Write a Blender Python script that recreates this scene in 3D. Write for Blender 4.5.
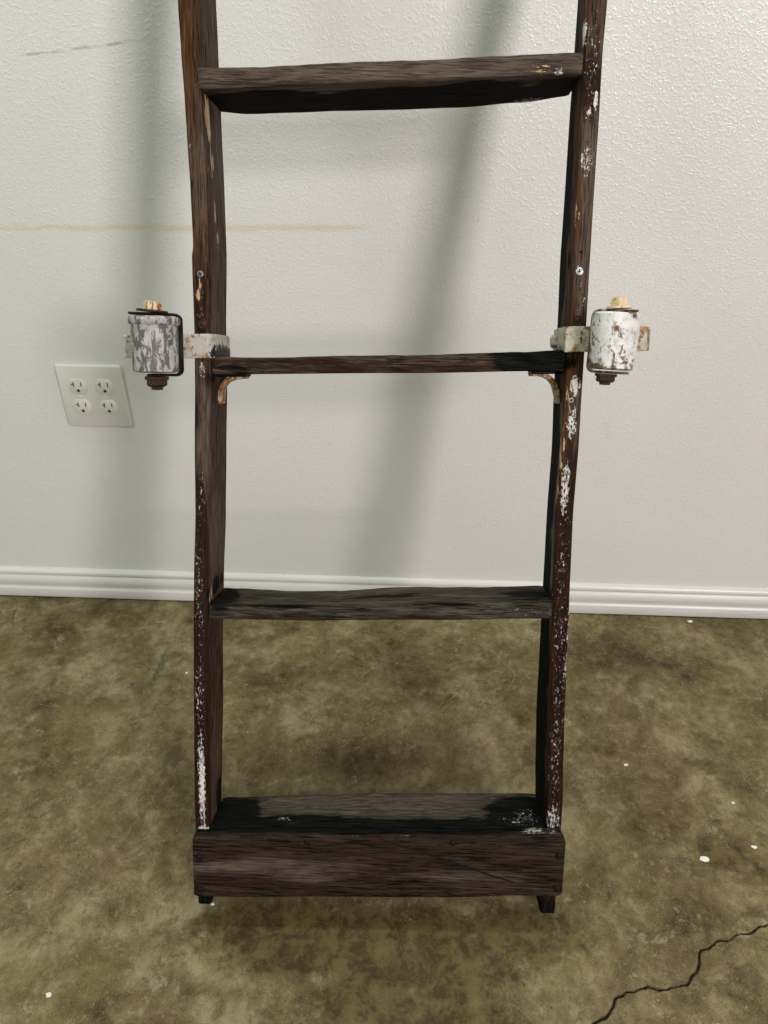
import bpy, bmesh, math, random
from mathutils import Vector, Matrix, noise

random.seed(7)
SC = bpy.context.scene
COL = SC.collection
for o in list(bpy.data.objects):
    bpy.data.objects.remove(o)

# ------------------------------------------------------------------ camera
cd = bpy.data.cameras.new('camera'); cam = bpy.data.objects.new('camera', cd); COL.objects.link(cam)
cd.sensor_fit = 'VERTICAL'; cd.sensor_height = 36.0; cd.lens = 36.0 * 770.0 / 1024.0
cd.clip_start = 0.02
_r = Vector((0.99812, 0.06044, -0.00986)); _u = Vector((-0.0244, 0.54013, 0.84123)); _f = Vector((-0.05617, 0.83941, -0.54059))
cam.matrix_world = Matrix(((_r.x, _u.x, -_f.x, 0.0), (_r.y, _u.y, -_f.y, -1.18387), (_r.z, _u.z, -_f.z, 0.98893), (0, 0, 0, 1)))
SC.camera = cam

# ------------------------------------------------------------------ light and exposure
SC.view_settings.view_transform = 'Standard'
SC.view_settings.look = 'None'
SC.view_settings.exposure = 0.0
SC.view_settings.gamma = 1.0
SC.view_settings.use_curve_mapping = False
w = bpy.data.worlds.new('world'); SC.world = w; w.use_nodes = True
bg = w.node_tree.nodes['Background']; bg.inputs['Color'].default_value = (0.93, 1.0, 0.88, 1); bg.inputs['Strength'].default_value = 0.08

def area(name, loc, target, sx, sy, power, color):
    l = bpy.data.lights.new(name, 'AREA'); l.shape = 'RECTANGLE'; l.size = sx; l.size_y = sy
    l.energy = power; l.color = color
    o = bpy.data.objects.new(name, l); COL.objects.link(o); o.location = loc
    o.rotation_euler = (Vector(target) - Vector(loc)).to_track_quat('-Z', 'Y').to_euler()
    return o
area('garage_window', (1.75, -3.4, 2.0), (0.0, -0.2, 0.5), 0.72, 1.1, 112, (1.0, 0.915, 0.92))
area('side_window', (-2.4, -2.6, 2.1), (-0.3, 0.0, 0.5), 1.8, 1.4, 30, (0.86, 1.0, 0.88))
area('overhead_fill', (-0.1, -1.5, 2.6), (-0.1, -1.5, 0.0), 2.4, 1.4, 9, (1.0, 1.0, 0.90))  # added soft overhead fill in place of ambient light, no known fixture
area('wall_side_fill', (0.0, -0.26, 2.5), (0.0, -0.32, 0.0), 1.6, 0.2, 20, (0.97, 1.0, 0.90))  # added light close to the wall, to shade the floor before the board

# ------------------------------------------------------------------ object helpers
def tag(o, label=None, cat=None, group=None, kind=None):
    for k, v in (('label', label), ('category', cat), ('group', group), ('kind', kind)):
        if v: o[k] = v
    return o
def empty(name, loc=(0, 0, 0)):
    o = bpy.data.objects.new(name, None); COL.objects.link(o); o.location = loc; o.empty_display_size = 0.05
    return o
def mesh_obj(name, verts, faces, mats, parent=None, smooth=True, attrs=None, fmat=None, loc=None):
    me = bpy.data.meshes.new(name); me.from_pydata([tuple(v) for v in verts], [], faces)
    bm = bmesh.new(); bm.from_mesh(me); bmesh.ops.recalc_face_normals(bm, faces=bm.faces); bm.to_mesh(me); bm.free()
    for m in (mats if isinstance(mats, (list, tuple)) else [mats]): me.materials.append(m)
    if fmat:
        for i, m in enumerate(fmat): me.polygons[i].material_index = m
    if smooth:
        me.polygons.foreach_set('use_smooth', [True] * len(me.polygons))
        try: me.set_sharp_from_angle(angle=math.radians(38))
        except Exception: pass
    if attrs:
        for k, vals in attrs.items():
            a = me.attributes.new(k, 'FLOAT', 'POINT'); a.data.foreach_set('value', vals)
    o = bpy.data.objects.new(name, me); COL.objects.link(o)
    if parent: o.parent = parent
    if loc: o.location = loc
    return o
def interp(tab, x):
    if x <= tab[0][0]: return tab[0][1]
    for (a, va), (b, vb) in zip(tab, tab[1:]):
        if x <= b:
            t = (x - a) / (b - a); t = t * t * (3 - 2 * t) * .5 + t * .5
            return va + (vb - va) * t
    return tab[-1][1]
def blob_value(p, blobs):
    v = 0.0
    for (c, r, s) in blobs:
        d = sum(((p[i] - c[i]) / r[i]) ** 2 for i in range(3))
        if d < 6: v = max(v, s * math.exp(-d * d * .35 - d * .25))
    return v
def rounded_loop(nu, nv, ru, rv):
    """closed loop of (s,t) on a unit square with rounded corners; nu points per s side, nv per t side"""
    pts = []
    def side(a, b, n):
        for i in range(n): 
            k = i / float(n); pts.append((a[0] + (b[0] - a[0]) * k, a[1] + (b[1] - a[1]) * k))
    def corner(cx, cy, a0):
        for i in range(3):
            a = math.radians(a0 + 90 * i / 3.0); pts.append((cx + ru * math.cos(a), cy + rv * math.sin(a)))
    corner(1 - ru, rv, -90); side((1, rv), (1, 1 - rv), nv)
    corner(1 - ru, 1 - rv, 0); side((1 - ru, 1), (ru, 1), nu)
    corner(ru, 1 - rv, 90); side((0, 1 - rv), (0, rv), nv)
    corner(ru, rv, 180); side((ru, 0), (1 - ru, 0), nu)
    return pts
def member(name, quads, nu, nv, round_u, round_v, mat, parent, rough=0.0006, attrs=None, seed=0.0, grain=(60, 60, 8), wob=0.0):
    """plank swept through a list of corner quads (A,B,C,D): s runs A->B, t runs A->D"""
    verts, faces = [], []
    A, B, _, D = quads[len(quads) // 2]
    su, sv = (Vector(B) - Vector(A)).length, (Vector(D) - Vector(A)).length
    loop = rounded_loop(nu, nv, round_u / su, round_v / sv); n = len(loop)
    ins = []
    for qi, q in enumerate(quads):
        A, B, C, D = [Vector(p) for p in q]; cen = (A + B + C + D) / 4
        e = 0.86 if qi in (0, len(quads) - 1) else 1.0
        for (s, t) in loop:
            p = (A * (1 - s) + B * s) * (1 - t) + (D * (1 - s) + C * s) * t
            if e < 1: p = cen + (p - cen) * (1 - (1 - e) * .35)
            d = p - cen; d = d.normalized() if d.length > 1e-9 else d
            nn = noise.noise(Vector((p.x * grain[0] + seed, p.y * grain[1], p.z * grain[2])))
            n2 = noise.noise(Vector((p.x * 9 + seed, p.y * 9 + 5, p.z * 9)))
            p = p + d * (nn * rough + n2 * wob)
            verts.append(p)
    for i in range(len(quads) - 1):
        for j in range(n):
            faces.append((i * n + j, i * n + (j + 1) % n, (i + 1) * n + (j + 1) % n, (i + 1) * n + j))
    faces.append(tuple(range(n))); faces.append(tuple(range((len(quads) - 1) * n, len(quads) * n)))
    at = None
    if attrs is not None:
        at = {k: [blob_value(v, b) for v in verts] for k, b in attrs.items()}
    return mesh_obj(name, verts, faces, mat, parent, attrs=at)
def ring_faces(rings, n, closed_ends=(True, True)):
    f = []
    for i in range(rings - 1):
        for j in range(n): f.append((i * n + j, i * n + (j + 1) % n, (i + 1) * n + (j + 1) % n, (i + 1) * n + j))
    if closed_ends[0]: f.append(tuple(range(n)))
    if closed_ends[1]: f.append(tuple(range((rings - 1) * n, rings * n)))
    return f
def lathe(name, profile, n, mat, parent, frame=None, jitter=0.0, seed=0.0, hexa=False):
    """profile = [(radius, height)], axis = local Z of frame"""
    M = frame or Matrix.Identity(4); vs = []
    for (r, h) in profile:
        for j in range(n):
            a = 2 * math.pi * j / n + (0.3 if hexa else 0)
            p = Vector((r * math.cos(a), r * math.sin(a), h))
            if jitter: 
                k = noise.noise(Vector((p.x * 60 + seed, p.y * 60, p.z * 60))) * jitter
                p.x *= 1 + k / max(r, 1e-4); p.y *= 1 + k / max(r, 1e-4); p.z += k * .4
            vs.append(M @ p)
    return mesh_obj(name, vs, ring_faces(len(profile), n), mat, parent)
def prism(outline, depth, bev, M, name, mat, parent=None, smooth=True, jitter=0.0):
    """outline in local XY, extruded along local -Z..0 with a bevelled top at z=0 .. depth"""
    n = len(outline); cx = sum(p[0] for p in outline) / n; cy = sum(p[1] for p in outline) / n
    def inset(d):
        out = []
        for i in range(n):
            a = Vector(outline[i - 1]); b = Vector(outline[i]); c = Vector(outline[(i + 1) % n])
            e1 = (b - a).normalized(); e2 = (c - b).normalized()
            nn = Vector((-(e1.y + e2.y), e1.x + e2.x)); nn = nn.normalized() if nn.length > 1e-6 else Vector((-e1.y, e1.x))
            k = max(0.4, nn.dot(Vector((-e1.y, e1.x)))); out.append(b + nn * d / k)
        return out
    ar = sum(outline[i][0] * outline[(i + 1) % n][1] - outline[(i + 1) % n][0] * outline[i][1] for i in range(n))
    s = 1 if ar > 0 else -1
    levels = [(0, bev * s), (bev, 0), (depth - bev, 0), (depth - bev * .35, bev * .3 * s), (depth, bev * s)]
    vs = []
    for (z, d) in levels:
        for p in inset(d):
            q = Vector((p[0], p[1], z))
            if jitter: q += noise.noise_vector(q * 70) * jitter
            vs.append(M @ q)
    return mesh_obj(name, vs, ring_faces(len(levels), n), mat, parent, smooth)
def round_rect(w_, h_, r, n=5):
    o = []
    for (sx, sy, a0) in ((1, -1, -90), (1, 1, 0), (-1, 1, 90), (-1, -1, 180)):
        for i in range(n + 1):
            a = math.radians(a0 + 90 * i / n); o.append((sx * (w_ / 2 - r) + r * math.cos(a), sy * (h_ / 2 - r) + r * math.sin(a)))
    return o
def face_front(x, y, z):
    """frame whose local Z points to -Y (towards the viewer), local Y up"""
    return Matrix.Translation((x, y, z)) @ Matrix(((1, 0, 0, 0), (0, 0, -1, 0), (0, 1, 0, 0), (0, 0, 0, 1)))
def band(name, path, z0, z1, th, mat, parent, zshift=None, round_=0.001, attrs=None):
    """flat strip following a path in the XY plane, standing from z0 to z1, thickness th"""
    P = [Vector((p[0], p[1])) for p in path]; quads = []
    for i, p in enumerate(P):
        a = P[max(i - 1, 0)]; b = P[min(i + 1, len(P) - 1)]; t = (b - a).normalized(); nn = Vector((-t.y, t.x)) * th / 2
        zs = zshift(p.x) if zshift else 0
        quads.append(((p.x - nn.x, p.y - nn.y, z0 + zs), (p.x + nn.x, p.y + nn.y, z0 + zs), (p.x + nn.x, p.y + nn.y, z1 + zs), (p.x - nn.x, p.y - nn.y, z1 + zs)))
    return member(name, quads, 2, 8, round_, round_, mat, parent, rough=0.0005, seed=3.3, grain=(120, 120, 120), attrs=attrs)

# ------------------------------------------------------------------ material helpers
class NT:
    def __init__(s, name):
        s.m = bpy.data.materials.new(name); s.m.use_nodes = True; s.t = s.m.node_tree; s.n = s.t.nodes
        s.b = s.n['Principled BSDF']; s.out = s.n['Material Output']
    def L(s, a, b): s.t.links.new(a, b)
    def put(s, sock, v):
        if hasattr(v, 'is_output') or isinstance(v, bpy.types.NodeSocket): s.L(v, sock)
        elif isinstance(v, (tuple, list)) and len(v) == 3 and sock.type == 'RGBA': sock.default_value = (*v, 1)
        else: sock.default_value = v
    def coord(s, scale=(1, 1, 1), loc=(0, 0, 0), rot=(0, 0, 0)):
        if not hasattr(s, 'tc'): s.tc = s.n.new('ShaderNodeTexCoord')
        mp = s.n.new('ShaderNodeMapping'); s.L(s.tc.outputs['Object'], mp.inputs[0])
        mp.inputs['Scale'].default_value = scale; mp.inputs['Location'].default_value = loc; mp.inputs['Rotation'].default_value = rot
        return mp.outputs[0]
    def noise(s, scale, vec=None, detail=4, rough=.55, dist=0.0):
        n = s.n.new('ShaderNodeTexNoise'); n.inputs['Scale'].default_value = scale; n.inputs['Detail'].default_value = detail
        n.inputs['Roughness'].default_value = rough; n.inputs['Distortion'].default_value = dist
        s.L(vec if vec is not None else s.coord(), n.inputs['Vector']); return n.outputs['Fac']
    def voro(s, scale, vec=None, feature='F1'):
        n = s.n.new('ShaderNodeTexVoronoi'); n.feature = feature; n.inputs['Scale'].default_value = scale
        s.L(vec if vec is not None else s.coord(), n.inputs['Vector']); return n.outputs['Distance']
    def math(s, op, a, b=0.0, c=0.0, clamp=False):
        n = s.n.new('ShaderNodeMath'); n.operation = op; n.use_clamp = clamp
        s.put(n.inputs[0], a); s.put(n.inputs[1], b)
        if op in ('MULTIPLY_ADD',): s.put(n.inputs[2], c)
        return n.outputs[0]
    def step(s, v, lo, hi):
        n = s.n.new('ShaderNodeMapRange'); n.interpolation_type = 'SMOOTHSTEP'; s.put(n.inputs['Value'], v)
        n.inputs['From Min'].default_value = lo; n.inputs['From Max'].default_value = hi; return n.outputs[0]
    def mix(s, f, a, b, mode='MIX'):
        n = s.n.new('ShaderNodeMix'); n.data_type = 'RGBA'; n.blend_type = mode
        s.put(n.inputs[0], f); s.put(n.inputs[6], a); s.put(n.inputs[7], b); return n.outputs[2]
    def fmix(s, f, a, b):
        n = s.n.new('ShaderNodeMix'); n.data_type = 'FLOAT'; s.put(n.inputs[0], f); s.put(n.inputs[2], a); s.put(n.inputs[3], b); return n.outputs[0]
    def ramp(s, v, stops):
        n = s.n.new('ShaderNodeValToRGB'); e = n.color_ramp.elements
        while len(e) > 1: e.remove(e[0])
        e[0].position = stops[0][0]; e[0].color = (*stops[0][1], 1)
        for p, c in stops[1:]:
            x = e.new(p); x.color = (*c, 1)
        s.L(v, n.inputs[0]); return n.outputs[0]
    def attr(s, name):
        n = s.n.new('ShaderNodeAttribute'); n.attribute_name = name; return n.outputs['Fac']
    def sep(s, v=None):
        n = s.n.new('ShaderNodeSeparateXYZ'); s.L(v if v is not None else s.coord(), n.inputs[0]); return n.outputs
    def bump(s, h, strength, dist, prev=None):
        n = s.n.new('ShaderNodeBump'); n.inputs['Strength'].default_value = strength; n.inputs['Distance'].default_value = dist
        s.L(h, n.inputs['Height'])
        if prev is not None: s.L(prev, n.inputs['Normal'])
        return n.outputs[0]
    def done(s, color=None, rough=None, metal=None, normal=None, spec=None):
        if color is not None: s.put(s.b.inputs['Base Color'], color)
        if rough is not None: s.put(s.b.inputs['Roughness'], rough)
        if metal is not None: s.put(s.b.inputs['Metallic'], metal)
        if spec is not None: s.put(s.b.inputs['Specular IOR Level'], spec)
        if normal is not None: s.L(normal, s.b.inputs['Normal'])
        return s.m

def wood_material(name, axis, base, dark, worn, seed=0.0):
    """weathered, once varnished wood. vertex attributes say where paint, bare wood, tar and varnish remain, and where shade is painted in"""
    s = NT(name)
    st = {'x': (.055, 1, 1), 'z': (1, 1, .055)}[axis]
    st2 = {'x': (.16, 1, 1), 'z': (1, 1, .16)}[axis]
    off = (seed, seed * .7, seed * 1.3)
    v = s.coord(st, off); v2 = s.coord(st2, off)
    fine = s.noise(520, v, 5, .7, .4); mid = s.noise(240, v, 6, .68, .6); big = s.noise(26, v2, 4, .6, .3); grit = s.noise(900, s.coord(), 3, .6)
    c = s.ramp(mid, [(0.28, dark), (0.5, base), (0.74, worn)])
    lines = s.step(fine, .50, .44)
    c = s.mix(s.math('MULTIPLY', lines, .88), c, tuple(q * .32 for q in dark))
    gm = s.math('SUBTRACT', s.math('ADD', s.attr('grey'), s.step(big, .52, .68), clamp=True), s.attr('tar'), clamp=True)
    c = s.mix(s.math('MULTIPLY', gm, .6), c, s.ramp(fine, [(.3, (.03, .026, .022)), (.5, (.12, .090, .070)), (.75, (.25, .20, .162))]))
    # varnish, dark red, plus part of the shade painted under the top rung
    red = s.attr('red'); rn = s.step(s.math('ADD', s.noise(60, v2, 5, .7), s.math('MULTIPLY', red, .55)), .62, .78)
    c = s.mix(s.math('MULTIPLY', rn, .9), c, s.ramp(s.noise(240, v2, 4, .7), [(.38, (.005, .002, .001)), (.56, (.022, .006, .003)), (.78, (.075, .021, .008))]))
    orange = s.attr('orange'); on = s.step(s.math('ADD', s.noise(90, v, 5, .7), s.math('MULTIPLY', orange, .5)), .66, .9)
    c = s.mix(s.math('MULTIPLY', on, .8), c, s.ramp(s.noise(300, v, 3, .6), [(.35, (.030, .010, .004)), (.6, (.10, .040, .014)), (.8, (.20, .095, .035))]))
    # tar, plus shade painted under the top rung and inside the right rail
    tar = s.attr('tar'); tn = s.step(s.math('ADD', s.noise(70, v2, 4, .6), s.math('MULTIPLY', tar, .7)), .72, .84)
    c = s.mix(tn, c, s.ramp(s.noise(500, v, 3), [(.4, (.0025, .0028, .0026)), (.7, (.014, .014, .012))]))
    # bare cream wood
    cream = s.attr('cream'); cn = s.step(s.math('ADD', s.noise(230, v2, 4, .7), s.math('MULTIPLY', cream, .42)), .77, .80)
    c = s.mix(cn, c, s.ramp(grit, [(.3, (.42, .26, .13)), (.7, (.62, .45, .28))]))
    # white paint left in flecks
    wh = s.attr('white'); sp = {'x': (.5, 1, 1), 'z': (1, 1, .42)}[axis]
    wn = s.step(s.math('ADD', s.noise(380, s.coord(sp, off), 5, .8, .5), s.math('MULTIPLY', wh, .42)), .765, .785)
    c = s.mix(wn, c, s.ramp(s.noise(60), [(.3, (.55, .52, .46)), (.7, (.8, .79, .75))]))
    rough = s.fmix(rn, .80, .38); rough = s.fmix(tn, rough, .80); s.b.inputs['IOR'].default_value = 1.28; rough = s.fmix(wn, rough, .5)
    h = s.math('ADD', s.math('MULTIPLY', fine, .6), s.math('MULTIPLY', mid, .9)); h = s.math('ADD', h, s.math('MULTIPLY', wn, .5))
    h = s.math('ADD', h, s.math('MULTIPLY', grit, .5))
    nb = s.bump(h, .9, .0016)
    return s.done(c, rough, normal=nb, spec=s.fmix(tn, .18, .07))

def metal_paint(name, paint, under, rust, cover, rustiness, seed=0, metal=0.0, spec=.35, tarred=False, rs=75):
    s = NT(name); o = (seed, seed, seed)
    v = s.coord((1, 1, .45), o)
    flake = s.noise(150, v, 5, .7, .4); rn = s.noise(rs, s.coord((1, 1, 1), o), 5, .7); g = s.noise(800, None, 2)
    m = s.step(flake, cover, cover + .035)
    und = s.ramp(s.noise(420, v, 3), [(.3, tuple(q * .45 for q in under)), (.7, under)])
    c = s.mix(m, und, s.ramp(s.noise(110, None, 5, .7), [(.32, tuple(q * .6 for q in paint)), (.52, paint), (.8, tuple(min(1, q * 1.12) for q in paint))]))
    r = s.step(rn, 1 - rustiness, 1 - rustiness + .08)
    c = s.mix(r, c, s.ramp(s.noise(260, None, 4, .7), [(.33, tuple(q * .22 for q in rust)), (.52, rust), (.72, tuple(min(1, q * 1.9) for q in rust))]))
    if tarred: c = s.mix(s.step(s.math('ADD', s.noise(190, None, 4, .7), s.math('MULTIPLY', s.attr('tar'), .6)), .74, .78), c, (.004, .004, .004))
    nb = s.bump(s.math('ADD', s.math('MULTIPLY', m, .8), s.math('ADD', rn, s.math('MULTIPLY', g, .3))), .7, .0008)
    return s.done(c, s.fmix(m, .5, .55), normal=nb, metal=metal, spec=spec)

def make_wall():
    s = NT('wall_paint'); X = s.sep()
    big = s.noise(1.6, None, 3); c = s.mix(big, (.68, .68, .645), (.74, .73, .70))
    c = s.mix(s.math('MULTIPLY', s.step(s.noise(14, None, 5, .7), .58, .75), .12), c, (.50, .47, .46))
    # old tan streak along the wall
    zz = s.math('ADD', X['Z'], s.math('MULTIPLY', s.math('SUBTRACT', s.noise(5, s.coord((1, .1, .1))), .5), .008))
    dz = s.math('ABSOLUTE', s.math('SUBTRACT', zz, .7225)); ln = s.step(dz, .0085, .001)
    xr = s.math('MULTIPLY', s.step(X['X'], -.085, -.12), s.step(s.noise(22, s.coord((1, 1, 6))), .30, .55))
    c = s.mix(s.math('MULTIPLY', s.math('MULTIPLY', ln, xr), .42), c, (.62, .47, .27))
    # grey scuff rising to the right
    zs = s.math('SUBTRACT', X['Z'], s.math('MULTIPLY_ADD', X['X'], .095, 1.0037))
    zs = s.math('ADD', zs, s.math('MULTIPLY', s.math('SUBTRACT', s.noise(16, s.coord((1, .1, .1))), .5), .012))
    sc = s.math('MULTIPLY', s.step(s.math('ABSOLUTE', zs), .0028, .0008), s.math('MULTIPLY', s.step(X['X'], -.59, -.575), s.step(X['X'], -.36, -.38)))
    c = s.mix(s.math('MULTIPLY', s.math('MULTIPLY', sc, s.step(s.noise(40, s.coord((1, 1, 4))), .35, .6)), .6), c, (.33, .31, .24))
    # few dark specks
    sp = s.step(s.voro(11), .022, .014); sp = s.math('MULTIPLY', sp, s.step(s.noise(5), .5, .56))
    c = s.mix(s.math('MULTIPLY', sp, .6), c, (.16, .15, .13))
    orange = s.noise(300, None, 2, .5, .3); o2 = s.noise(70, None, 2)
    h = s.math('ADD', s.step(orange, .45, .75), s.math('MULTIPLY', o2, .7))
    nb = s.bump(h, .42, .0008)
    return s.done(c, .27, normal=nb, spec=.5)

def make_floor():
    s = NT('concrete'); 
    d = s.noise(3.6, s.coord((1, 1, 1), (3.1, 1.7, 0)), 8, .66, .7); m = s.noise(12, s.coord((1, 1, 1), (7, 2, 0)), 8, .72, .4)
    f = s.noise(75, None, 8, .8, .2); g = s.noise(520, None, 3, .75); hue = s.noise(5.5, s.coord((1, 1, 1), (1, 9, 0)), 5, .65)
    m2 = s.noise(34, s.coord((1, 1, 1), (1, 6, 0)), 8, .78, .3)
    dm = s.math('ADD', s.math('ADD', s.math('MULTIPLY', d, .36), s.math('MULTIPLY', m, .34)), s.math('MULTIPLY', m2, .30))
    c = s.ramp(dm, [(.41, (.046, .031, .010)), (.468, (.112, .083, .033)), (.515, (.170, .134, .062)), (.575, (.28, .235, .13))])
    c = s.mix(s.math('MULTIPLY', s.step(hue, .5, .60), .36), c, (.150, .132, .042))
    c = s.mix(s.math('MULTIPLY', s.step(hue, .47, .38), .25), c, (.21, .135, .075))
    c = s.mix(s.math('MULTIPLY', s.step(s.noise(9, s.coord((1, 1, 1), (4, 4, 0)), 9, .80, .6), .565, .60), .50), c, (.055, .042, .018))
    c = s.mix(s.math('MULTIPLY', s.step(s.noise(20, s.coord((1, 1, 1), (14, 4, 0)), 9, .82, .3), .575, .62), .42), c, (.38, .335, .22))
    c = s.mix(s.math('MULTIPLY', s.step(f, .54, .60), .30), c, (.035, .025, .010))
    c = s.mix(s.math('MULTIPLY', s.step(f, .44, .38), .26), c, (.42, .37, .24))
    c = s.mix(s.math('MULTIPLY', s.step(g, .57, .66), .34), c, (.44, .38, .25))
    c = s.mix(s.math('MULTIPLY', s.step(g, .43, .34), .42), c, (.025, .018, .008))
    # specks
    spk = s.math('MULTIPLY', s.step(s.voro(38), .05, .03), s.step(s.noise(9), .5, .6)); c = s.mix(s.math('MULTIPLY', spk, .7), c, (.5, .47, .38))
    dk = s.math('MULTIPLY', s.step(s.voro(24, s.coord((1, 1, 1), (5, 5, 0))), .045, .025), s.step(s.noise(8, s.coord((1, 1, 1), (2, 5, 0))), .52, .6)); c = s.mix(s.math('MULTIPLY', dk, .8), c, (.02, .015, .01))
    # hairline cracks and scratches
    hv = s.noise(4.0, s.coord((1, 1, 1), (11, 3, 0)), 5, .6, 1.0); hl = s.math('MULTIPLY', s.step(s.math('ABSOLUTE', s.math('SUBTRACT', hv, .5)), .0035, .0008), s.step(s.noise(3, s.coord((1, 1, 1), (8, 8, 0))), .5, .58))
    c = s.mix(s.math('MULTIPLY', hl, .55), c, (.03, .02, .01))
    st = s.attr('stain_and_shade'); sn = s.step(s.math('ADD', s.noise(16, s.coord((1, 1, 1), (2, 2, 0)), 8, .75), s.math('MULTIPLY', st, .5)), .66, .88)
    c = s.mix(s.math('MULTIPLY', sn, .80), c, s.mix(s.step(m2, .42, .58), (.030, .019, .004), (.100, .070, .019)))  # browns for real stains and for the painted shade around the ladder
    gs = s.attr('greysmear'); gn_ = s.step(s.math('ADD', s.noise(60, None, 5, .7), s.math('MULTIPLY', gs, .5)), .72, .9)
    c = s.mix(s.math('MULTIPLY', gn_, .6), c, (.04, .042, .04))
    cr = s.attr('crack'); c = s.mix(s.step(cr, .04, .25), c, (.065, .04, .02)); c = s.mix(s.step(cr, .35, .8), c, (.010, .006, .003))
    rg = s.math('ADD', s.math('MULTIPLY', f, .5), s.math('MULTIPLY', g, .35)); nb = s.bump(s.math('ADD', rg, s.math('MULTIPLY', m, .8)), .55, .0014)
    return s.done(c, s.fmix(m, .55, .75), normal=nb, spec=.25)

def simple(name, col, rough=.5, metal=0.0, var=.12, scale=80, bump=.0, spec=.5):
    s = NT(name); n = s.noise(scale, None, 4, .6)
    c = s.mix(n, tuple(q * (1 - var) for q in col), tuple(min(1, q * (1 + var)) for q in col))
    nb = s.bump(n, .5, bump) if bump else None
    return s.done(c, rough, metal=metal, normal=nb, spec=spec)

def make_base():
    s = NT('baseboard_paint'); n = s.noise(30, s.coord((.2, 1, 1)), 4)
    c = s.mix(n, (.60, .60, .56), (.70, .69, .655))
    d = s.math('MULTIPLY', s.step(s.noise(120, s.coord((.4, 1, 1)), 5, .7), .63, .72), .5); c = s.mix(d, c, (.33, .28, .21))
    return s.done(c, .33, normal=s.bump(s.noise(90, s.coord((.15, 1, 1))), .3, .0006), spec=.5)

M_WALL = make_wall(); M_FLOOR = make_floor(); M_BASE = make_base()
M_RAIL = wood_material('rail_wood', 'z', (.066, .036, .020), (.018, .008, .004), (.125, .078, .050))
M_RUNG = wood_material('rung_wood', 'x', (.060, .040, .027), (.016, .010, .006), (.145, .110, .082), 3.0)
M_TREAD = wood_material('tread_wood', 'x', (.045, .040, .029), (.011, .010, .007), (.13, .118, .090), 5.0)
M_BOARD = wood_material('board_wood', 'x', (.032, .020, .0125), (.009, .006, .004), (.060, .041, .029), 8.0)
M_DRUM_L = metal_paint('flaking_grey_paint', (.42, .41, .40), (.17, .155, .15), (.16, .10, .06), .48, .36, 2)
M_DRUM_R = metal_paint('flaking_white_paint', (.72, .71, .70), (.25, .20, .15), (.17, .10, .05), .36, .47, 9, rs=52)
M_STRAP = metal_paint('strap_paint', (.46, .44, .39), (.24, .17, .09), (.36, .17, .05), .40, .42, 4, tarred=True)
M_STRAP_R = metal_paint('strap_paint_rusty', (.52, .48, .38), (.24, .15, .07), (.34, .15, .035), .42, .46, 6, tarred=True)
M_BLACK = metal_paint('black_iron', (.006, .0055, .005), (.02, .012, .008), (.06, .02, .008), .3, .30, 5, spec=.15)
M_RUSTW = metal_paint('rusty_white_bracket', (.50, .42, .31), (.16, .08, .03), (.30, .12, .03), .45, .55, 7)
M_BOLT = metal_paint('gold_rust_bolt', (.62, .49, .31), (.30, .15, .05), (.40, .17, .035), .40, .46, 8)
M_NUT = metal_paint('dark_rust_nut', (.035, .014, .008), (.10, .03, .012), (.12, .035, .012), .4, .45, 3)
M_SCREW = simple('screw_zinc', (.62, .64, .66), .35, .6, .2, 400)
M_SCREW_D = simple('screw_dull', (.20, .21, .23), .5, .5, .3, 500)
M_SLOTD = simple('screw_recess', (.008, .008, .008), .7, spec=.1)
M_NAIL = simple('nail_iron', (.007, .006, .006), .6, 0, .3, 300, spec=.15)
M_OUT = simple('outlet_plastic', (.66, .66, .60), .32, 0, .03, 40)
M_OUTD = simple('outlet_slot', (.03, .03, .025), .6)
M_CHIP = simple('paint_chip', (.78, .76, .70), .5, 0, .1, 300)

# ------------------------------------------------------------------ setting
def grid_plane(name, xs, ys, fn, mat, attrs=None):
    vs = [fn(x, y) for y in ys for x in xs]; nx = len(xs); f = []
    for j in range(len(ys) - 1):
        for i in range(nx - 1): f.append((j * nx + i, j * nx + i + 1, (j + 1) * nx + i + 1, (j + 1) * nx + i))
    return mesh_obj(name, vs, f, mat, attrs=attrs(vs) if attrs else None)
def spaced(a, b, d):
    n = max(1, int(round((b - a) / d))); return [a + (b - a) * i / n for i in range(n)]

CR = [(.150, -.830), (.185, -.775), (.2083, -.7384), (.222, -.731), (.2324, -.7198), (.238, -.709), (.2525, -.7008), (.266, -.698), (.2804, -.6925), (.2938, -.6963), (.311, -.6925), (.3292, -.6874), (.338, -.676), (.3499, -.664), (.351, -.654), (.3563, -.6455), (.366, -.643), (.378, -.6343), (.393, -.631), (.4115, -.6223), (.425, -.621), (.438, -.613), (.4516, -.6072), (.48, -.603), (.52, -.588), (.57, -.58), (.62, -.56)]
def crack_at(x, y):
    jx = noise.noise(Vector((x * 90, y * 90, 1))) * .0022; jy = noise.noise(Vector((x * 90, y * 90, 7))) * .0022
    px, py = x + jx, y + jy; best = 9
    for (a, b) in zip(CR, CR[1:]):
        dx, dy = b[0] - a[0], b[1] - a[1]; t = max(0, min(1, ((px - a[0]) * dx + (py - a[1]) * dy) / (dx * dx + dy * dy)))
        best = min(best, math.hypot(px - a[0] - dx * t, py - a[1] - dy * t))
    wdt = .0018 + .0014 * noise.noise(Vector((x * 28, y * 28, 3)))
    return max(0.0, 1 - best / wdt)
xs = spaced(-3, -.9, .15) + spaced(-.9, .12, .01) + spaced(.12, .62, .0016) + spaced(.62, .9, .01) + spaced(.9, 3.01, .15)
ys = spaced(-4.2, -1, .2) + spaced(-1, -.84, .01) + spaced(-.84, -.54, .0016) + spaced(-.54, 0.0, .01) + [0.0, .03]
def floor_fn(x, y):
    c = crack_at(x, y) if (.12 <= x <= .62 and -.84 <= y <= -.54) else 0.0
    return (x, y, -.0035 * min(1, c * 1.6))
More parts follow.
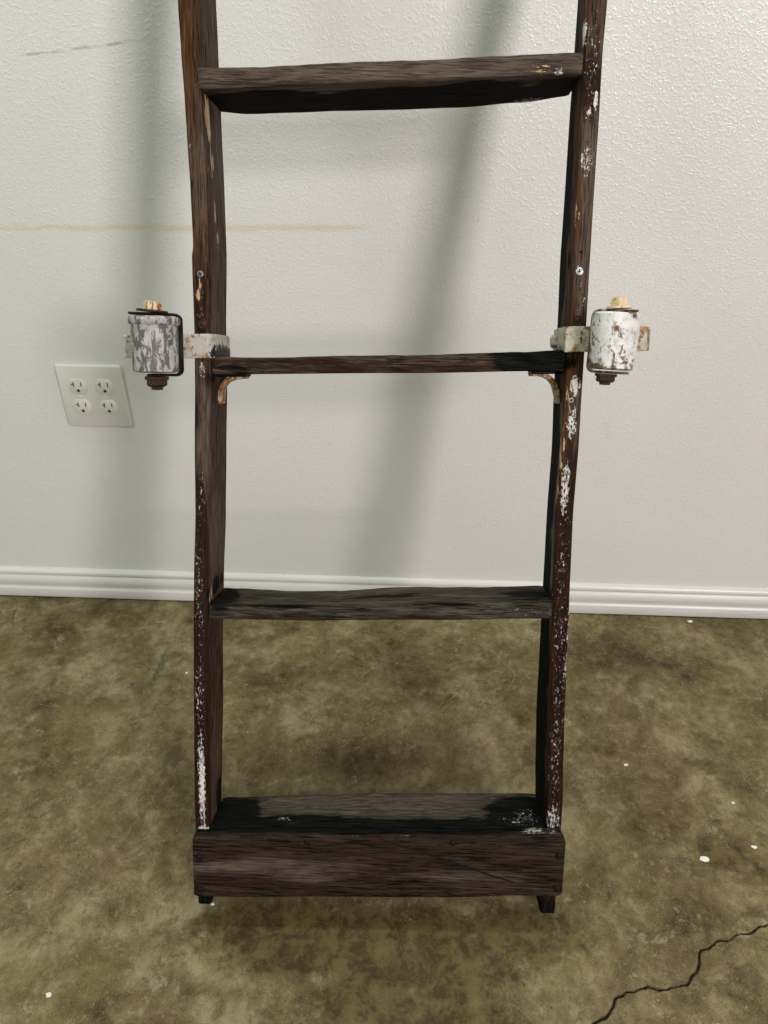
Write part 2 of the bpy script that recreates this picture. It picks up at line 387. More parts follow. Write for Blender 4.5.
STAIN_AND_SHADE = [((-.17, -.655, 0), (.11, .05, 9), .95), ((.0, -.67, 0), (.14, .06, 9), 1.0), ((.13, -.635, 0), (.08, .04, 9), .95), ((-.02, -.75, 0), (.16, .07, 9), .72), ((-.12, -.80, 0), (.10, .05, 9), .6), ((.42, -.515, 0), (.05, .022, 9), .70), ((.49, -.54, 0), (.07, .025, 9), .72), ((.34, -.47, 0), (.06, .04, 9), .52), ((.31, -.44, 0), (.03, .06, 9), .5), ((.17, -.27, 0), (.04, .09, 9), .55), ((-.60, -.40, 0), (.07, .05, 9), .42), ((.29, -.33, 0), (.08, .018, 9), .58), ((.43, -.36, 0), (.08, .02, 9), .5), ((-.35, -.50, 0), (.03, .10, 9), .45), ((-.31, -.42, 0), (.03, .12, 9), .45)]  # shade before the front board and beside the left rail painted in, among stains
SMEAR = [((-.477, -.185, 0), (.008, .05, 9), .95), ((-.56, -.10, 0), (.04, .025, 9), .55), ((-.44, -.03, 0), (.025, .012, 9), .7), ((-.515, -.235, 0), (.012, .012, 9), .75)]
def floor_attr(vs):
    return {'crack': [crack_at(v[0], v[1]) if (.12 <= v[0] <= .62 and -.84 <= v[1] <= -.54) else 0.0 for v in vs],
            'stain_and_shade': [blob_value((v[0], v[1], 0), STAIN_AND_SHADE) if abs(v[0]) < 1.2 else 0.0 for v in vs],
            'greysmear': [blob_value((v[0], v[1], 0), SMEAR) if abs(v[0]) < 1.2 else 0.0 for v in vs]}
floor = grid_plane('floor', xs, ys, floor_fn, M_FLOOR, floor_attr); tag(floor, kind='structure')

WY = .0120
wv = [(-3, WY, 0), (3, WY, 0), (3, WY, 2.7), (-3, WY, 2.7), (-3, .12, 0), (3, .12, 0), (3, .12, 2.7), (-3, .12, 2.7)]
wf = [(0, 1, 2, 3), (5, 4, 7, 6), (0, 3, 7, 4), (1, 5, 6, 2), (3, 2, 6, 7), (0, 4, 5, 1)]
tag(mesh_obj('wall_back', wv, wf, M_WALL, smooth=False), kind='structure')
# baseboard: moulded profile (distance from wall, height)
prof = [(0, .0030), (.0130, .0030), (.0138, .005), (.0140, .0225), (.0132, .0255), (.0112, .0275), (.0105, .031), (.0112, .034), (.0122, .0385), (.0120, .045), (.0108, .0500), (.0086, .0535), (.0075, .056), (.0085, .0585), (.0090, .0615), (.0082, .0650), (.0060, .0683), (.0030, .0703), (0, .0710)]
bx = spaced(-3, -1, .5) + spaced(-1, 1, .02) + [1.0, 2.0, 3.0]; bv, bf = [], []
for x in bx:
    for (d, z) in [(d_, .003 + (z_ - .003) * .945) for d_, z_ in prof]: bv.append((x, WY - d + .0004 * noise.noise(Vector((x * 5, z * 40, 0))), z))
n = len(prof)
for i in range(len(bx) - 1):
    for j in range(n - 1): bf.append((i * n + j, i * n + j + 1, (i + 1) * n + j + 1, (i + 1) * n + j))
tag(mesh_obj('baseboard_back', bv, bf, M_BASE), kind='structure')

# ------------------------------------------------------------------ ladder
lad = empty('wooden_ladder')
lad.matrix_world = Matrix(((0.99965, -0.02499, 0.00919, -0.0564), (0.01985, 0.92952, 0.36823, -0.621), (-0.01775, -0.36791, 0.92969, 0.0363), (0, 0, 0, 1)))
tag(lad, 'worn dark wooden ladder with peeling varnish leaning against the white wall', 'ladder')
DEP = .0745

LO = [(-.05, -.2285), (.09, -.2298), (.128, -.2302), (.183, -.2294), (.263, -.2279), (.341, -.2259), (.417, -.2239), (.499, -.2200), (.572, -.2187), (.647, -.2168), (.707, -.2158), (.7857, -.2165), (.797, -.2148), (.854, -.2163), (.916, -.219), (.9357, -.2200), (.9916, -.2226), (1.04, -.2244), (1.5, -.236)]
LI = [(-.05, -.2112), (.09, -.2119), (.129, -.2123), (.184, -.2118), (.264, -.2106), (.342, -.2097), (.417, -.2059), (.50, -.2041), (.5725, -.2013), (.6476, -.1974), (.707, -.1972), (.786, -.1966), (.854, -.1973), (.916, -.1991), (.936, -.2008), (.992, -.206), (1.04, -.2067), (1.5, -.215)]
LB = [(-.05, -.2135), (.098, -.2131), (.143, -.2109), (.23, -.208), (.314, -.2071), (.396, -.2043), (.485, -.2001), (.564, -.1981), (.645, -.1955), (.716, -.1955), (.7955, -.1935), (.869, -.1946), (.9366, -.1968), (1.0185, -.1993), (1.07, -.2006), (1.5, -.209)]
RI = [(-.05, .2135), (.11, .2131), (.147, .2125), (.20, .2105), (.28, .2079), (.3565, .2042), (.43, .2018), (.5115, .1995), (.583, .2005), (.657, .1999), (.715, .1998), (.793, .1993), (.86, .1990), (.92, .1977), (.94, .1970), (.9957, .1960), (1.042, .1940), (1.5, .184)]
RO = [(-.05, .2325), (.1125, .2329), (.148, .2324), (.202, .2294), (.281, .2265), (.357, .2249), (.431, .2221), (.512, .2200), (.5836, .2206), (.657, .2198), (.716, .2194), (.7935, .2186), (.86, .2178), (.92, .2174), (.996, .2164), (1.042, .2173), (1.5, .217)]
RB = [(-.05, .212), (.1165, .2107), (.16, .2081), (.246, .2043), (.329, .2038), (.409, .2033), (.497, .2022), (.575, .2028), (.6546, .2007), (.724, .2003), (.80, .1987), (.875, .1990), (.94, .1991), (1.02, .1996), (1.07, .2000), (1.5, .205)]

def rail(outer, inner, back, side, attrs):
    quads = []; zs = [-.05 + i * .0045 for i in range(int(1.578 / .0045))]
    zf = lambda x, y: (-.0363 + .01775 * x + .36791 * y) / .92969      # level with the floor
    for z in zs:
        xo, xi, xb = interp(outer, z), interp(inner, z), interp(back, z)
        yf = .0006 * noise.noise(Vector((side, 3, z * 22)))
        yb = DEP + .0012 * noise.noise(Vector((side, 9, z * 9)))
        if 0.236 + (z - .0) * 0 and z > 1.40: yb = min(yb, DEP)
        q = [(xo, yf), (xi, yf), (xb, yb), (xo + (xb - xi) * .5, yb)]
        row = []
        for (x, y) in q:
            lo = zf(x, y) + (.023 * max(0, 1 - y / .030))           # worn front toe
            row.append((x, y, max(z, lo)))
        quads.append(tuple(row))
    # drop leading duplicate stations that lie wholly under the floor
    while len(quads) > 2 and all(abs(a[2] - b[2]) < 1e-9 for a, b in zip(quads[0], quads[1])): quads.pop(0)
    return member('side_rail', quads, 5, 14, .0032, .004, M_RAIL, lad, rough=.0007, attrs=attrs, seed=side * 7.1, wob=.0005)

f3 = lambda x, y, z, rx, ry, rz, st: ((x, y, z), (rx, ry, rz), st)
LATT = {
 'white': [f3(-.2195, -.001, .155, .0050, .006, .075, .84), f3(-.2185, 0, .088, .009, .006, .006, .9), f3(-.220, 0, .27, .008, .006, .07, .51), f3(-.217, 0, .41, .008, .006, .10, .47), f3(-.212, 0, .52, .007, .006, .05, .44), f3(-.207, -.001, .664, .004, .006, .012, .75),
           f3(-.2065, 0, .724, .005, .005, .005, .62), f3(-.206, 0, .745, .003, .006, .012, .55), f3(-.229, 0, .40, .003, .01, .2, .45), f3(-.215, 0, .90, .004, .005, .05, .33)],
 'cream': [f3(-.200, .020, .930, .006, .012, .032, .84), f3(-.199, .022, .885, .006, .010, .018, .72), f3(-.197, .030, .838, .006, .007, .016, .68), f3(-.196, .036, .808, .006, .007, .014, .78), f3(-.200, .02, 1.0, .006, .01, .012, .55), f3(-.212, 0, .935, .005, .004, .04, .35), f3(-.206, .01, .395, .004, .012, .02, .6), f3(-.208, 0, .752, .003, .005, .022, .6)],
 'orange': [f3(-.216, 0, 1.0, .014, .012, .10, .62), f3(-.2055, 0, .75, .004, .006, .03, .75), f3(-.21, 0, .795, .005, .006, .02, .6), f3(-.20, .02, .60, .008, .014, .06, .35), f3(-.22, 0, .50, .005, .006, .12, .5), f3(-.228, 0, .25, .006, .02, .2, .3), f3(-.2, .03, .37, .01, .02, .03, .5), f3(-.23,.02,.9,.02,.05,.2,.5)],
 'red': [f3(-.22, .002, .12, .016, .012, .30, .85), f3(-.218, .002, .40, .014, .010, .16, .80), f3(-.203, .02, .92, .008, .02, .04, .5), f3(-.20, .03, .85, .01, .02, .12, .45), f3(-.20, .014, .62, .008, .010, .04, .7), f3(-.205, .03, .345, .01, .02, .03, .7), f3(-.208, 0, .74, .008, .01, .06, .6), f3(-.23, .04, .2, .012, .05, .5, .4)],
 'grey': [f3(-.208, 0, .60, .010, .01, .07, .8), f3(-.20, .05, .75, .01, .03, .35, .45), f3(-.207, .045, .45, .012, .04, .08, .7), f3(-.209, .03, .12, .01, .04, .08, .5), f3(-.205, 0, .86, .012, .01, .06, .4)],
 'tar': [f3(-.212, .06, .105, .01, .02, .02, .8), f3(-.217, 0, .71, .002, .01, .03, .3), f3(-.203, .01, .655, .01, .012, .010, .55), f3(-.205, .04, .40, .01, .04, .012, .55), f3(-.217, 0, .62, .008, .006, .03, .45), f3(-.21, 0, .08, .02, .02, .012, .5), f3(-.22, .02, -.02, .03, .06, .03, .8)],
}
RATT = {
 'white': [f3(.211, -.001, .655, .0065, .006, .013, .86), f3(.210, 0, .615, .006, .006, .022, .78), f3(.208, 0, .54, .0055, .006, .036, .80), f3(.212, 0, .45, .010, .006, .10, .44), f3(.213, 0, .36, .010, .006, .12, .42), f3(.2185, 0, .22, .009, .006, .11, .48), f3(.222, 0, .12, .010, .008, .03, .62),
           f3(.2235, .004, .35, .003, .012, .10, .6), f3(.1955, .004, 1.012, .004, .008, .014, .86), f3(.212, 0, .948, .0035, .006, .010, .86), f3(.205, 0, .935, .004, .006, .008, .72), f3(.206, 0, .985, .009, .006, .07, .44), f3(.207, 0, .89, .008, .006, .02, .6), f3(.200, .003, .405, .003, .006, .02, .65), f3(.212, -.001, .745, .006, .006, .03, .45)],
 'cream': [f3(.208, -.001, .648, .007, .006, .016, .62), f3(.2015, .002, .835, .004, .008, .02, .7), f3(.2015, .002, .56, .004, .008, .06, .7), f3(.205, .0, .78, .005, .006, .004, .6)],
 'orange': [f3(.201, .004, .84, .006, .010, .06, .75), f3(.202, .006, .60, .006, .012, .10, .85), f3(.1985, .012, .90, .004, .014, .10, .62), f3(.201, .004, .74, .004, .008, .06, .65), f3(.207, .002, .30, .006, .008, .15, .45), f3(.206, 0, .67, .006, .006, .02, .7)],
 'red': [f3(.218, .002, .15, .016, .012, .25, .9), f3(.213, .002, .42, .014, .012, .16, .72), f3(.21, .03, .2, .012, .06, .35, .8), f3(.205, .02, .55, .012, .03, .12, .6), f3(.206, .002, .95, .02, .02, .05, .45), f3(.203, .04, .75, .012, .03, .20, .4)],
 'grey': [f3(.210, 0, .84, .012, .008, .10, .7), f3(.214, 0, .96, .01, .01, .10, .45), f3(.213, 0, .58, .008, .006, .06, .6)],
 'tar': [f3(.205, .05, .25, .012, .036, .30, .85), f3(.201, .05, .58, .012, .034, .14, .72), f3(.199, .06, .88, .008, .030, .2, .66), f3(.2, .02, .79, .006, .010, .012, .5), f3(.2, .02, .68, .016, .03, .012, .6), f3(.222, .02, .10, .02, .05, .016, .7), f3(.23, .02, -.02, .04, .06, .03, .8)],  # long inner-face blobs paint in the shade on that side of the rail
}
rl = rail(LO, LI, LB, 1.0, LATT); rr = rail(RO, RI, RB, 2.0, RATT)

def rung(name, ft, fb, bt, bb, y0, y1, mat, attrs, x0=None, x1=None, edge=.0018, yback=None, seed=0.):
    """tables over x: front top, front bottom, back top, back bottom"""
    a, b = ft[0][0], ft[-1][0]; n = int((b - a) / .0045); quads = []
    for i in range(n + 1):
        x = a + (b - a) * i / n; yb = (interp(yback, x) if yback else y1) + edge * noise.noise(Vector((x * 28, seed, 2))) * .8
        yf = y0 + .0008 * noise.noise(Vector((x * 20, seed, 6)))
        e = .0007 * noise.noise(Vector((x * 60, seed, 4)))
        quads.append(((x, yf, interp(fb, x)), (x, yf, interp(ft, x) + e), (x, yb, interp(bt, x) + e), (x, yb, interp(bb, x))))
    # s: bottom->top at the front, t: front->back
    return member(name, quads, 5, 14, .0016, .0022, mat, lad, rough=.0006, attrs=attrs, seed=seed, grain=(8, 60, 60), wob=.0007)
E_ = 1e-3
NOA = {'white': [], 'cream': [], 'orange': [], 'red': [], 'grey': [], 'tar': []}
def A_(**k): d = dict(NOA); d.update(k); return d
# top rung (its underside shows, its shade painted in with black and red)
rung('rung', [(-.2050, .9755), (-.18, .9753), (.008, .9845), (.1965, .9940)], [(-.2050, .9545), (.008, .9645), (.1965, .9735)],
     [(-.2050, .976), (.008, .982), (.1965, .992)], [(-.2050, .9537), (-.17, .9513), (.007, .9582), (.07, .9611), (.143, .9672), (.1965, .9745)],
     0.0, .0755, M_RUNG, A_(grey=[f3(0, 0, .97, .25, .012, .04, .75)], white=[f3(.172, 0, .975, .006, .004, .004, .8), f3(.15, .07, .97, .02, .01, .01, .6)], red=[f3(0, .045, .958, .3, .038, .012, .75)], tar=[f3(-.16, .05, .953, .06, .03, .01, .45), f3(-.13, .045, .953, .08, .034, .012, .85), f3(0, .045, .958, .08, .034, .012, .85), f3(.10, .045, .963, .07, .034, .012, .85), f3(.18, .045, .972, .04, .034, .012, .85)], cream=[f3(.16, 0, .98, .02, .004, .01, .4)]), seed=1.3)  # tar and red blobs on the underside paint in its shade
# second rung, thin, dark
rung('rung', [(-.1962, .6776), (-.146, .6781), (.0155, .6842), (.1526, .6905), (.1985, .6940)], [(-.1962, .6583), (.016, .6645), (.189, .6706), (.1985, .6712)],
     [(-.1962, .677), (.016, .6835), (.1985, .693)], [(-.1962, .658), (.016, .664), (.1985, .671)],
     0.0, .0745, M_RUNG, A_(tar=[f3(.17, 0, .685, .055, .02, .02, .72), f3(-.17, .0, .665, .03, .02, .01, .45)], red=[f3(0, 0, .67, .25, .02, .02, .3), f3(-.08, 0, .67, .05, .02, .02, .4)], orange=[f3(.0, 0, .67, .15, .01, .01, .3)], grey=[f3(-.185, 0, .67, .02, .01, .02, .6)]), seed=4.1)
# third rung, wavy grey top
rung('rung', [(-.2055, .3873), (-.144, .387), (-.05, .3895), (.0231, .3935), (.12, .4000), (.2030, .4037)], [(-.2055, .3685), (-.096, .3702), (.05, .376), (.2030, .3822)],
     [(-.2055, .3865), (-.1195, .3840), (-.055, .3868), (.022, .3947), (.06, .3955), (.111, .3967), (.2030, .4020)], [(-.2055, .367), (.03, .374), (.2030, .382)],
     0.0, .0745, M_TREAD, A_(red=[f3(.06, 0, .375, .08, .006, .010, .42), f3(-.12, 0, .375, .04, .006, .010, .38)], grey=[f3(0, .04, .39, .3, .05, .01, .5), f3(-.15, 0, .375, .05, .008, .012, .4)], tar=[f3(-.195, .03, .388, .018, .04, .012, .75), f3(-.1, .003, .3885, .12, .006, .004, .6), f3(.06, .003, .3965, .12, .006, .004, .55), f3(.18, .035, .403, .05, .03, .01, .5), f3(.0, .04, .39, .2, .02, .01, .33)], white=[f3(.0, .03, .395, .06, .006, .006, .3), f3(-.13, 0, .38, .05, .006, .01, .3), f3(.17, 0, .39, .03, .006, .008, .42)]), seed=7.7)
# bottom tread
rung('bottom_tread', [(-.2110, .0895), (.03, .1006), (.2125, .1103)], [(-.2110, .068), (.2125, .089)], [(-.2110, .0882), (-.065, .0986), (.03, .1050), (.2125, .1122)], [(-.2110, .066), (.2125, .089)],
     0.001, .0745, M_TREAD, A_(grey=[f3(.0, .055, .10, .3, .03, .02, .8), f3(.08, .04, .10, .06, .03, .02, .7)], tar=[f3(0, .004, .095, .30, .016, .03, .78), f3(-.19, .035, .09, .035, .04, .02, .85), f3(.185, .03, .108, .045, .035, .02, .8), f3(-.08, .018, .095, .12, .010, .02, .6)], white=[f3(-.12, .02, .093, .012, .006, .01, .62), f3(.18, .012, .11, .03, .012, .01, .50), f3(.19, .02, .11, .02, .02, .01, .5)]), seed=9.2)
# front board nailed over the rail feet
rung('front_board', [(-.2278, .0893), (-.0928, .0968), (.0964, .1046), (.221, .1120), (.2300, .1105), (.2345, .1050)], [(-.2278, .0052), (.0333, .0164), (.2345, .0285)],
     [(-.2278, .0885), (-.0928, .0960), (.0964, .1030), (.221, .1110), (.2300, .1100), (.2345, .1045)], [(-.2278, .0052), (.0333, .0164), (.2345, .0285)],
     -.020, -.0003, M_BOARD, A_(tar=[f3(0, -.006, .10, .30, .009, .02, .75), f3(-.22, -.02, .013, .016, .01, .010, .5), f3(.22, -.02, .045, .02, .01, .02, .5), f3(.2, -.018, .10, .05, .012, .012, .45), f3(.22, -.02, .037, .03, .01, .010, .6)], cream=[f3(-.03, -.0185, .1, .2, .004, .003, .3), f3(.19, -.018, .108, .015, .004, .003, .65), f3(.03, -.019, .10, .02, .004, .003, .5)], white=[f3(.195, -.008, .112, .018, .010, .006, .72), f3(.22, -.01, .112, .010, .010, .006, .5)], red=[f3(-.1, -.02, .06, .12, .01, .04, .12)]), seed=11.0, edge=.0006)
# board split: a thin dark diagonal fissure, a sunken sliver in the face
sp_pts = [(.0064, .0975), (.03, .0905), (.06, .0815), (.09, .0725), (.12, .0620), (.15, .0525), (.1756, .0450)]
sv, sf = [], []
for i, (x, z) in enumerate(sp_pts):
    hw = .0008 if 0 < i < len(sp_pts) - 1 else .0003
    zj = z + .001 * noise.noise(Vector((x * 50, 0, 0)))
    for (dy, dz) in ((-.0212, hw), (-.0212, -hw), (-.017, -hw), (-.017, hw)): sv.append((x, dy, zj + dz))
mesh_obj('split', sv, ring_faces(len(sp_pts), 4), M_SLOTD, lad)

# ---- screws, nails and bolts on the ladder
def screw(x, z, y, r, parent=lad, mat=None):
    M = face_front(x, y, z); n = 20
    prof_ = [(r * .9, -.002), (r, 0.0), (r * .95, .0007), (r * .8, .0011)]
    vs = [];
    for (rr_, h) in prof_:
        for j in range(n): a = 2 * math.pi * j / n; vs.append(M @ Vector((rr_ * math.cos(a), rr_ * math.sin(a), h)))
    fs = ring_faces(len(prof_), n); fm = [0] * len(fs)
    for k in range(2):      # cross recess
        a = .25 + k * math.pi / 2; c_, s_ = math.cos(a), math.sin(a); L_, W_ = r * .62, r * .15; b0 = len(vs)
        for (u, v_) in ((-L_, -W_), (L_, -W_), (L_, W_), (-L_, W_)):
            for h in (.0009, .0013): vs.append(M @ Vector((u * c_ - v_ * s_, u * s_ + v_ * c_, h)))
        q = [b0 + i for i in range(8)]
        fs += [(q[1], q[3], q[5], q[7]), (q[0], q[2], q[3], q[1]), (q[2], q[4], q[5], q[3]), (q[4], q[6], q[7], q[5]), (q[6], q[0], q[1], q[7])]; fm += [1] * 5
    o = mesh_obj('screw', vs, fs, [mat or M_SCREW, M_SLOTD], parent, fmat=fm); return o
tag(screw(-.2065, .7669, -.0006, .0036, mat=M_SCREW_D), 'grey screw'); tag(screw(.2074, .7772, -.0006, .0042), 'bright zinc screw'); tag(screw(.2078, .6393, -.0006, .0032, mat=M_SCREW_D), 'dull grey screw')
def plug(name, x, z, y, r, mat=M_SLOTD, inner=M_NUT):
    M = face_front(x, y, z)
    o = lathe(name, [(r * .98, -.003), (r, .0002), (r * .88, .0009), (r * .72, .0002), (r * .6, .0004), (r * .3, .0012)], 20, mat, lad, M, jitter=.0004, seed=x * 50); return o
plug('bolt_head', -.2050, .7134, -.0005, .0055, M_NUT); plug('bolt_head', .2094, .7262, -.0005, .0055, M_NUT)
plug('nail_hole', .2076, .7974, -.0002, .0017)
for (x, z, r) in [(-.2200, .0621, .0048), (-.2199, .0170, .0058), (.2273, .0845, .0042), (.2285, .0390, .0056), (-.0841, .0885, .0038), (.0965, .0965, .0042)]:
    plug('nail', x, z, -.0206, r, M_NAIL)

# ---- corner braces under the second rung
def brace(side, name='corner_brace'):
    # path in the x-z plane, from along the rung underside, round the curve, down the rail
    if side < 0: pts = [(-.163, .6560), (-.172, .6553), (-.180, .6540), (-.187, .6505), (-.1915, .6455), (-.1935, .640), (-.1945, .632), (-.1948, .624)]
    else: pts = [(.1655, .6665), (.174, .6668), (.182, .6655), (.1885, .6620), (.1935, .6565), (.1962, .650), (.1985, .642), (.2000, .634)]
    quads = []
    for i, p in enumerate(pts):
        a = Vector(pts[max(i - 1, 0)]); b = Vector(pts[min(i + 1, len(pts) - 1)]); t = (b - a).normalized(); nn = Vector((-t.y, t.x)) * .0026
        quads.append(((p[0] - nn.x, .026, p[1] - nn.y), (p[0] + nn.x, .026, p[1] + nn.y), (p[0] + nn.x, .046, p[1] + nn.y), (p[0] - nn.x, .046, p[1] - nn.y)))
    o = member(name, quads, 2, 6, .0008, .0015, M_RUSTW, lad, rough=.0004, seed=2); tag(o, 'rust-stained white curved corner brace')
    x0, x1 = (-.1965, -.162) if side < 0 else (.1655, .2000); z0 = lambda x: .6583 + (x + .1962) * .0318
    q2 = [((x, .022, z0(x) - .0035), (x, .022, z0(x) - .0003), (x, .050, z0(x) - .0003), (x, .050, z0(x) - .0035)) for x in [x0 + (x1 - x0) * i / 8 for i in range(9)]]
    b2 = member('brace_plate', q2, 2, 6, .0006, .001, M_BLACK, lad, rough=.0002); tag(b2, 'black flat plate of the brace')
brace(-1); brace(1)

# ---- roller brackets clamped to the rails
def roller_bracket(side):
    if side < 0:
        cx, cz0, cz1, r0, r1, mdr, mst = -.2492, .6596, .7190, .0242, .0258, M_DRUM_L, M_STRAP
        web_x, tilt = -.2262, 0.0
    else:
        cx, cz0, cz1, r0, r1, mdr, mst = .2420, .6735, .7325, .0232, .0250, M_DRUM_R, M_STRAP_R
        web_x, tilt = .2220, .035
    cy = -.0320; zs = (lambda x: (x + .2) * .03) if side < 0 else (lambda x: (x - .2) * .03)
    # strap: round the inner face of the rail, across its front and out behind the drum
    zt = (.6763, .7026) if side < 0 else (.6915, .7190)
    if side < 0: path = [(-.1925, .0700), (-.1925, .050), (-.1932, .030), (-.1938, .012), (-.1940, .002), (-.1955, -.0026), (-.2000, -.0036), (-.2080, -.0038), (-.2160, -.0038), (-.2260, -.0038), (-.2400, -.0038), (-.2550, -.0038), (-.2700, -.0036), (-.2935, -.0036)]
    else: path = [(.1980, .0700), (.1980, .050), (.1978, .030), (.1970, .012), (.1966, .002), (.1980, -.0026), (.2020, -.0036), (.2100, -.0038), (.2190, -.0038), (.2270, -.0038), (.2400, -.0038), (.2550, -.0038), (.2700, -.0036), (.2875, -.0036)]
    st = band('roller_strap', path, zt[0], zt[1], .0030, mst, lad, zshift=zs, attrs={'tar': [((-.194, .035, .680), (.006, .05, .011), .9), ((-.194, .055, .700), (.006, .010, .006), .55), ((.198, .03, .695), (.006, .03, .006), .6), ((.205, -.003, .693), (.003, .006, .008), .5)]})
    tag(st, 'painted flat metal strap carrying the grey flaking roller' if side < 0 else 'painted flat metal strap carrying the white rust-spotted roller')
    if side > 0:
        lathe('clamp_bolt', [(.0075, 0), (.0080, .001), (.0078, .0045), (.0062, .0062), (.003, .0066)], 6, M_STRAP, st, Matrix.Translation((.1965, .052, .7040)) @ Matrix.Rotation(-math.pi / 2, 4, 'Y'), jitter=.0004)
    # C shaped yoke: web next to the rail, flanges above and below the drum
    T = Matrix.Translation((cx, cy, (cz0 + cz1) / 2)) @ Matrix.Rotation(tilt, 4, 'Y') @ Matrix.Translation((-cx, -cy, -(cz0 + cz1) / 2))
    topz, botz = cz1 + .0030, cz0 - .0026; s = 1 if side < 0 else -1
    reach_t, reach_b = (.0480, .0300) if side < 0 else (.0400, .0370); rc = .006
    pth = [(web_x - s * reach_t, topz)]
    for i in range(6): a = math.radians(90 - 90 * i / 5); pth.append((web_x - s * rc + s * rc * math.cos(a), topz - rc + rc * math.sin(a)))
    for k in (.75, .5, .25): pth.append((web_x, botz + rc + (topz - botz - 2 * rc) * k))
    for i in range(6): a = math.radians(-90 * i / 5); pth.append((web_x - s * rc + s * rc * math.cos(a), botz + rc + rc * math.sin(a)))
    pth.append((web_x - s * reach_b, botz))
    quads = []; hwY = .006
    for i, p in enumerate(pth):
        a = Vector(pth[max(i - 1, 0)]); b = Vector(pth[min(i + 1, len(pth) - 1)]); t = (b - a).normalized(); nn = Vector((-t.y, t.x)) * .0014
        flat = abs(p[0] - web_x) > rc * 1.05; yf_ = cy - .010 if flat else cy + .010
        quads.append(tuple(T @ Vector(v) for v in ((p[0] - nn.x, yf_, p[1] - nn.y), (p[0] + nn.x, yf_, p[1] + nn.y), (p[0] + nn.x, cy + .024, p[1] + nn.y), (p[0] - nn.x, cy + .024, p[1] - nn.y))))
    yoke = member('roller_yoke', quads, 2, 8, .0009, .002, M_BLACK if side < 0 else M_YOKE_R, lad, rough=.0005, seed=5, grain=(90, 90, 90))
    tag(yoke, 'black iron C-shaped yoke' if side < 0 else 'rusty dark iron C-shaped yoke')
    # drum
    h = cz1 - cz0; Tm = T @ Matrix.Translation((cx, cy, cz0))
    if side < 0: pr = [(.006, .0), (r0 * .8, 0), (r0, .0015)] + [(r0 + (r1 - .0012 - r0) * k / 6.0, .0015 + (h - .011) * k / 6.0) for k in range(1, 7)] + [(r1 + .0006, h - .0085), (r1 + .0016, h - .007), (r1 + .0018, h - .0030), (r1 + .0010, h - .0012), (r1 - .002, h), (.006, h)]
    else: pr = [(.006, .0), (r0 * .8, 0), (r0, .0020)] + [(r0 + (r1 - r0) * k / 8.0, .002 + (h - .004) * k / 8.0) for k in range(1, 9)] + [(r1 * .88, h), (.006, h)]
    dr = lathe('roller', pr, 56, mdr, lad, Tm, jitter=.0006, seed=side * 3)
    tag(dr, 'grey roller drum with flaking paint and a raised rim' if side < 0 else 'white-painted roller drum with brown rust spots')
    # bolt through the drum
    bx_ = cx + (-.002 if side < 0 else .0015)
    zt_ = topz + .0016
    Tb = T @ Matrix.Translation((bx_, cy, zt_)) @ Matrix.Rotation(.07 * s, 4, 'Y')
    lathe('washer', [(.004, 0), (.0165 if side < 0 else .0125, 0), (.0170 if side < 0 else .013, .0008), (.0165 if side < 0 else .0125, .0022), (.005, .0024)], 28, M_NUT if side < 0 else M_BOLT, dr, Tb, jitter=.0006)
    lathe('bolt_head', [(.004, .002), (.0094, .0022), (.0098, .004), (.0097, .0088), (.0084, .0112), (.004, .0118)], 6, M_BOLT, dr, Tb, jitter=.0008, hexa=True)
    Tn = T @ Matrix.Translation((bx_ + (.003 if side < 0 else -.006), cy, botz - .0016)) @ Matrix.Rotation(math.pi, 4, 'X') @ Matrix.Scale(1.0 if side < 0 else .82, 4)
    lathe('nut', [(.004, 0), (.0138, 0), (.0142, .0006), (.0138, .0035), (.0118, .0040), (.0122, .0090), (.0098, .0108), (.0072, .0112), (.0070, .0142), (.003, .0146)], 6, M_NUT, dr, Tn, jitter=.0007, hexa=True)
M_YOKE_R = metal_paint('rusty_yoke', (.30, .27, .22), (.06, .025, .012), (.16, .05, .015), .50, .50, 11)
roller_bracket(-1); roller_bracket(1)

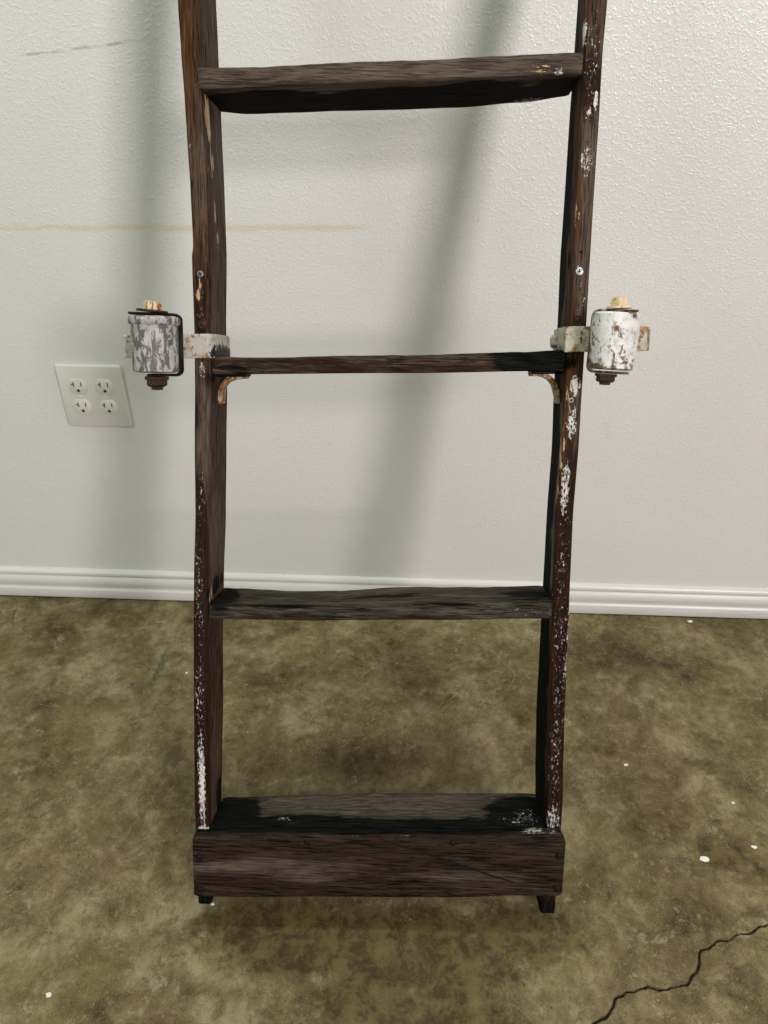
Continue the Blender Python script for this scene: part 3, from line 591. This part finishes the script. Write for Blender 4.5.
# ------------------------------------------------------------------ wall outlet
out = empty('wall_outlet', (-.5785, WY, .4438))
out.scale = (1.008, 1.0, 1.008)
tag(out, 'white wall plate with four power sockets, on the wall above the baseboard', 'power outlet')
pl = prism(round_rect(.1150, .1145, .0065, 6), .0062, .0030, face_front(0, 0.0, 0), 'cover_plate', M_OUT, out)
for sx in (-1, 1):
    for sz in (-1, 1):
        cx, cz = sx * .0230, sz * .0187; pts = []
        for i in range(28):
            a = 2 * math.pi * i / 28; x_, z_ = .0160 * math.cos(a), .0160 * math.sin(a); pts.append((x_, max(-.0136, min(.0136, z_))))
        rc_ = prism(pts, .0016, .0005, face_front(cx, -.0060, cz), 'socket_face', M_OUT, out)
        vs, fs = [], []
        def slot(x_, z_, w_, h_):
            b0 = len(vs)
            for yy in (-.00745, -.0078):
                for (u, v_) in ((-w_, -h_), (w_, -h_), (w_, h_), (-w_, h_)): vs.append((cx + x_ + u, yy, cz + z_ + v_))
            fs.extend([(b0 + 4, b0 + 5, b0 + 6, b0 + 7), (b0, b0 + 1, b0 + 5, b0 + 4), (b0 + 1, b0 + 2, b0 + 6, b0 + 5), (b0 + 2, b0 + 3, b0 + 7, b0 + 6), (b0 + 3, b0, b0 + 4, b0 + 7)])
        slot(-.0064, .0042, .0009, .0044); slot(-.0086, .0042, .0022, .0009); slot(.0064, .0042, .0009, .0037)
        b0 = len(vs)
        for yy in (-.00745, -.0078):
            for i in range(14):
                a = 2 * math.pi * i / 14; vs.append((cx + .0027 * math.cos(a), yy, cz - .0070 + .0027 * math.sin(a)))
        fs.append(tuple(range(b0 + 14, b0 + 28)))
        for i in range(14): fs.append((b0 + i, b0 + (i + 1) % 14, b0 + 14 + (i + 1) % 14, b0 + 14 + i))
        mesh_obj('socket_holes', vs, fs, M_OUTD, rc_, smooth=False)
    lathe('plate_screw', [(.0034, 0), (.0034, .0008), (.0028, .0014), (.001, .0015)], 18, M_OUT, out, face_front(sx * .0230, -.0060, 0))

# ------------------------------------------------------------------ paint chips on the floor
CHIPS = [((.3957, -.5190), .0075, 'largest white paint chip on the concrete to the right of the ladder foot'),
         ((.3202, -.3628), .0042, 'small round white paint chip on bare floor right of the right rail, nearest the rail'),
         ((.4710, -.4965), .0045, 'small white paint chip right of the largest chip'),
         ((.4646, -.4245), .0032, 'tiny white paint chip behind and right of the largest chip'),
         ((-.2715, -.6202), .0034, 'tiny white paint chip by the ladder foot at the left end of the front board'),
         ((-.4420, -.7430), .0042, 'white paint chip on the front left of the floor'),
         ((.5120, -.0125), .0060, 'white paint chip lying against the baseboard on the right'),
         ((-.4250, -.1990), .0036, 'tiny pale paint chip on the floor behind and left of the left rail')]
for k, ((x, y), sz, lab) in enumerate(CHIPS):
    n = 11; rnd = random.Random(k); pts = []
    for i in range(n):
        a = 2 * math.pi * i / n; r = sz * (.55 + .45 * rnd.random()); pts.append((r * math.cos(a) * 1.0, r * math.sin(a) * .75))
    o = prism(pts, .0011, .00025, Matrix.Identity(4), 'paint_chip', M_CHIP, None, jitter=.0003)
    o.location = (x, y, .0001); tag(o, lab, 'paint chip', 'paint chips scattered on the floor')
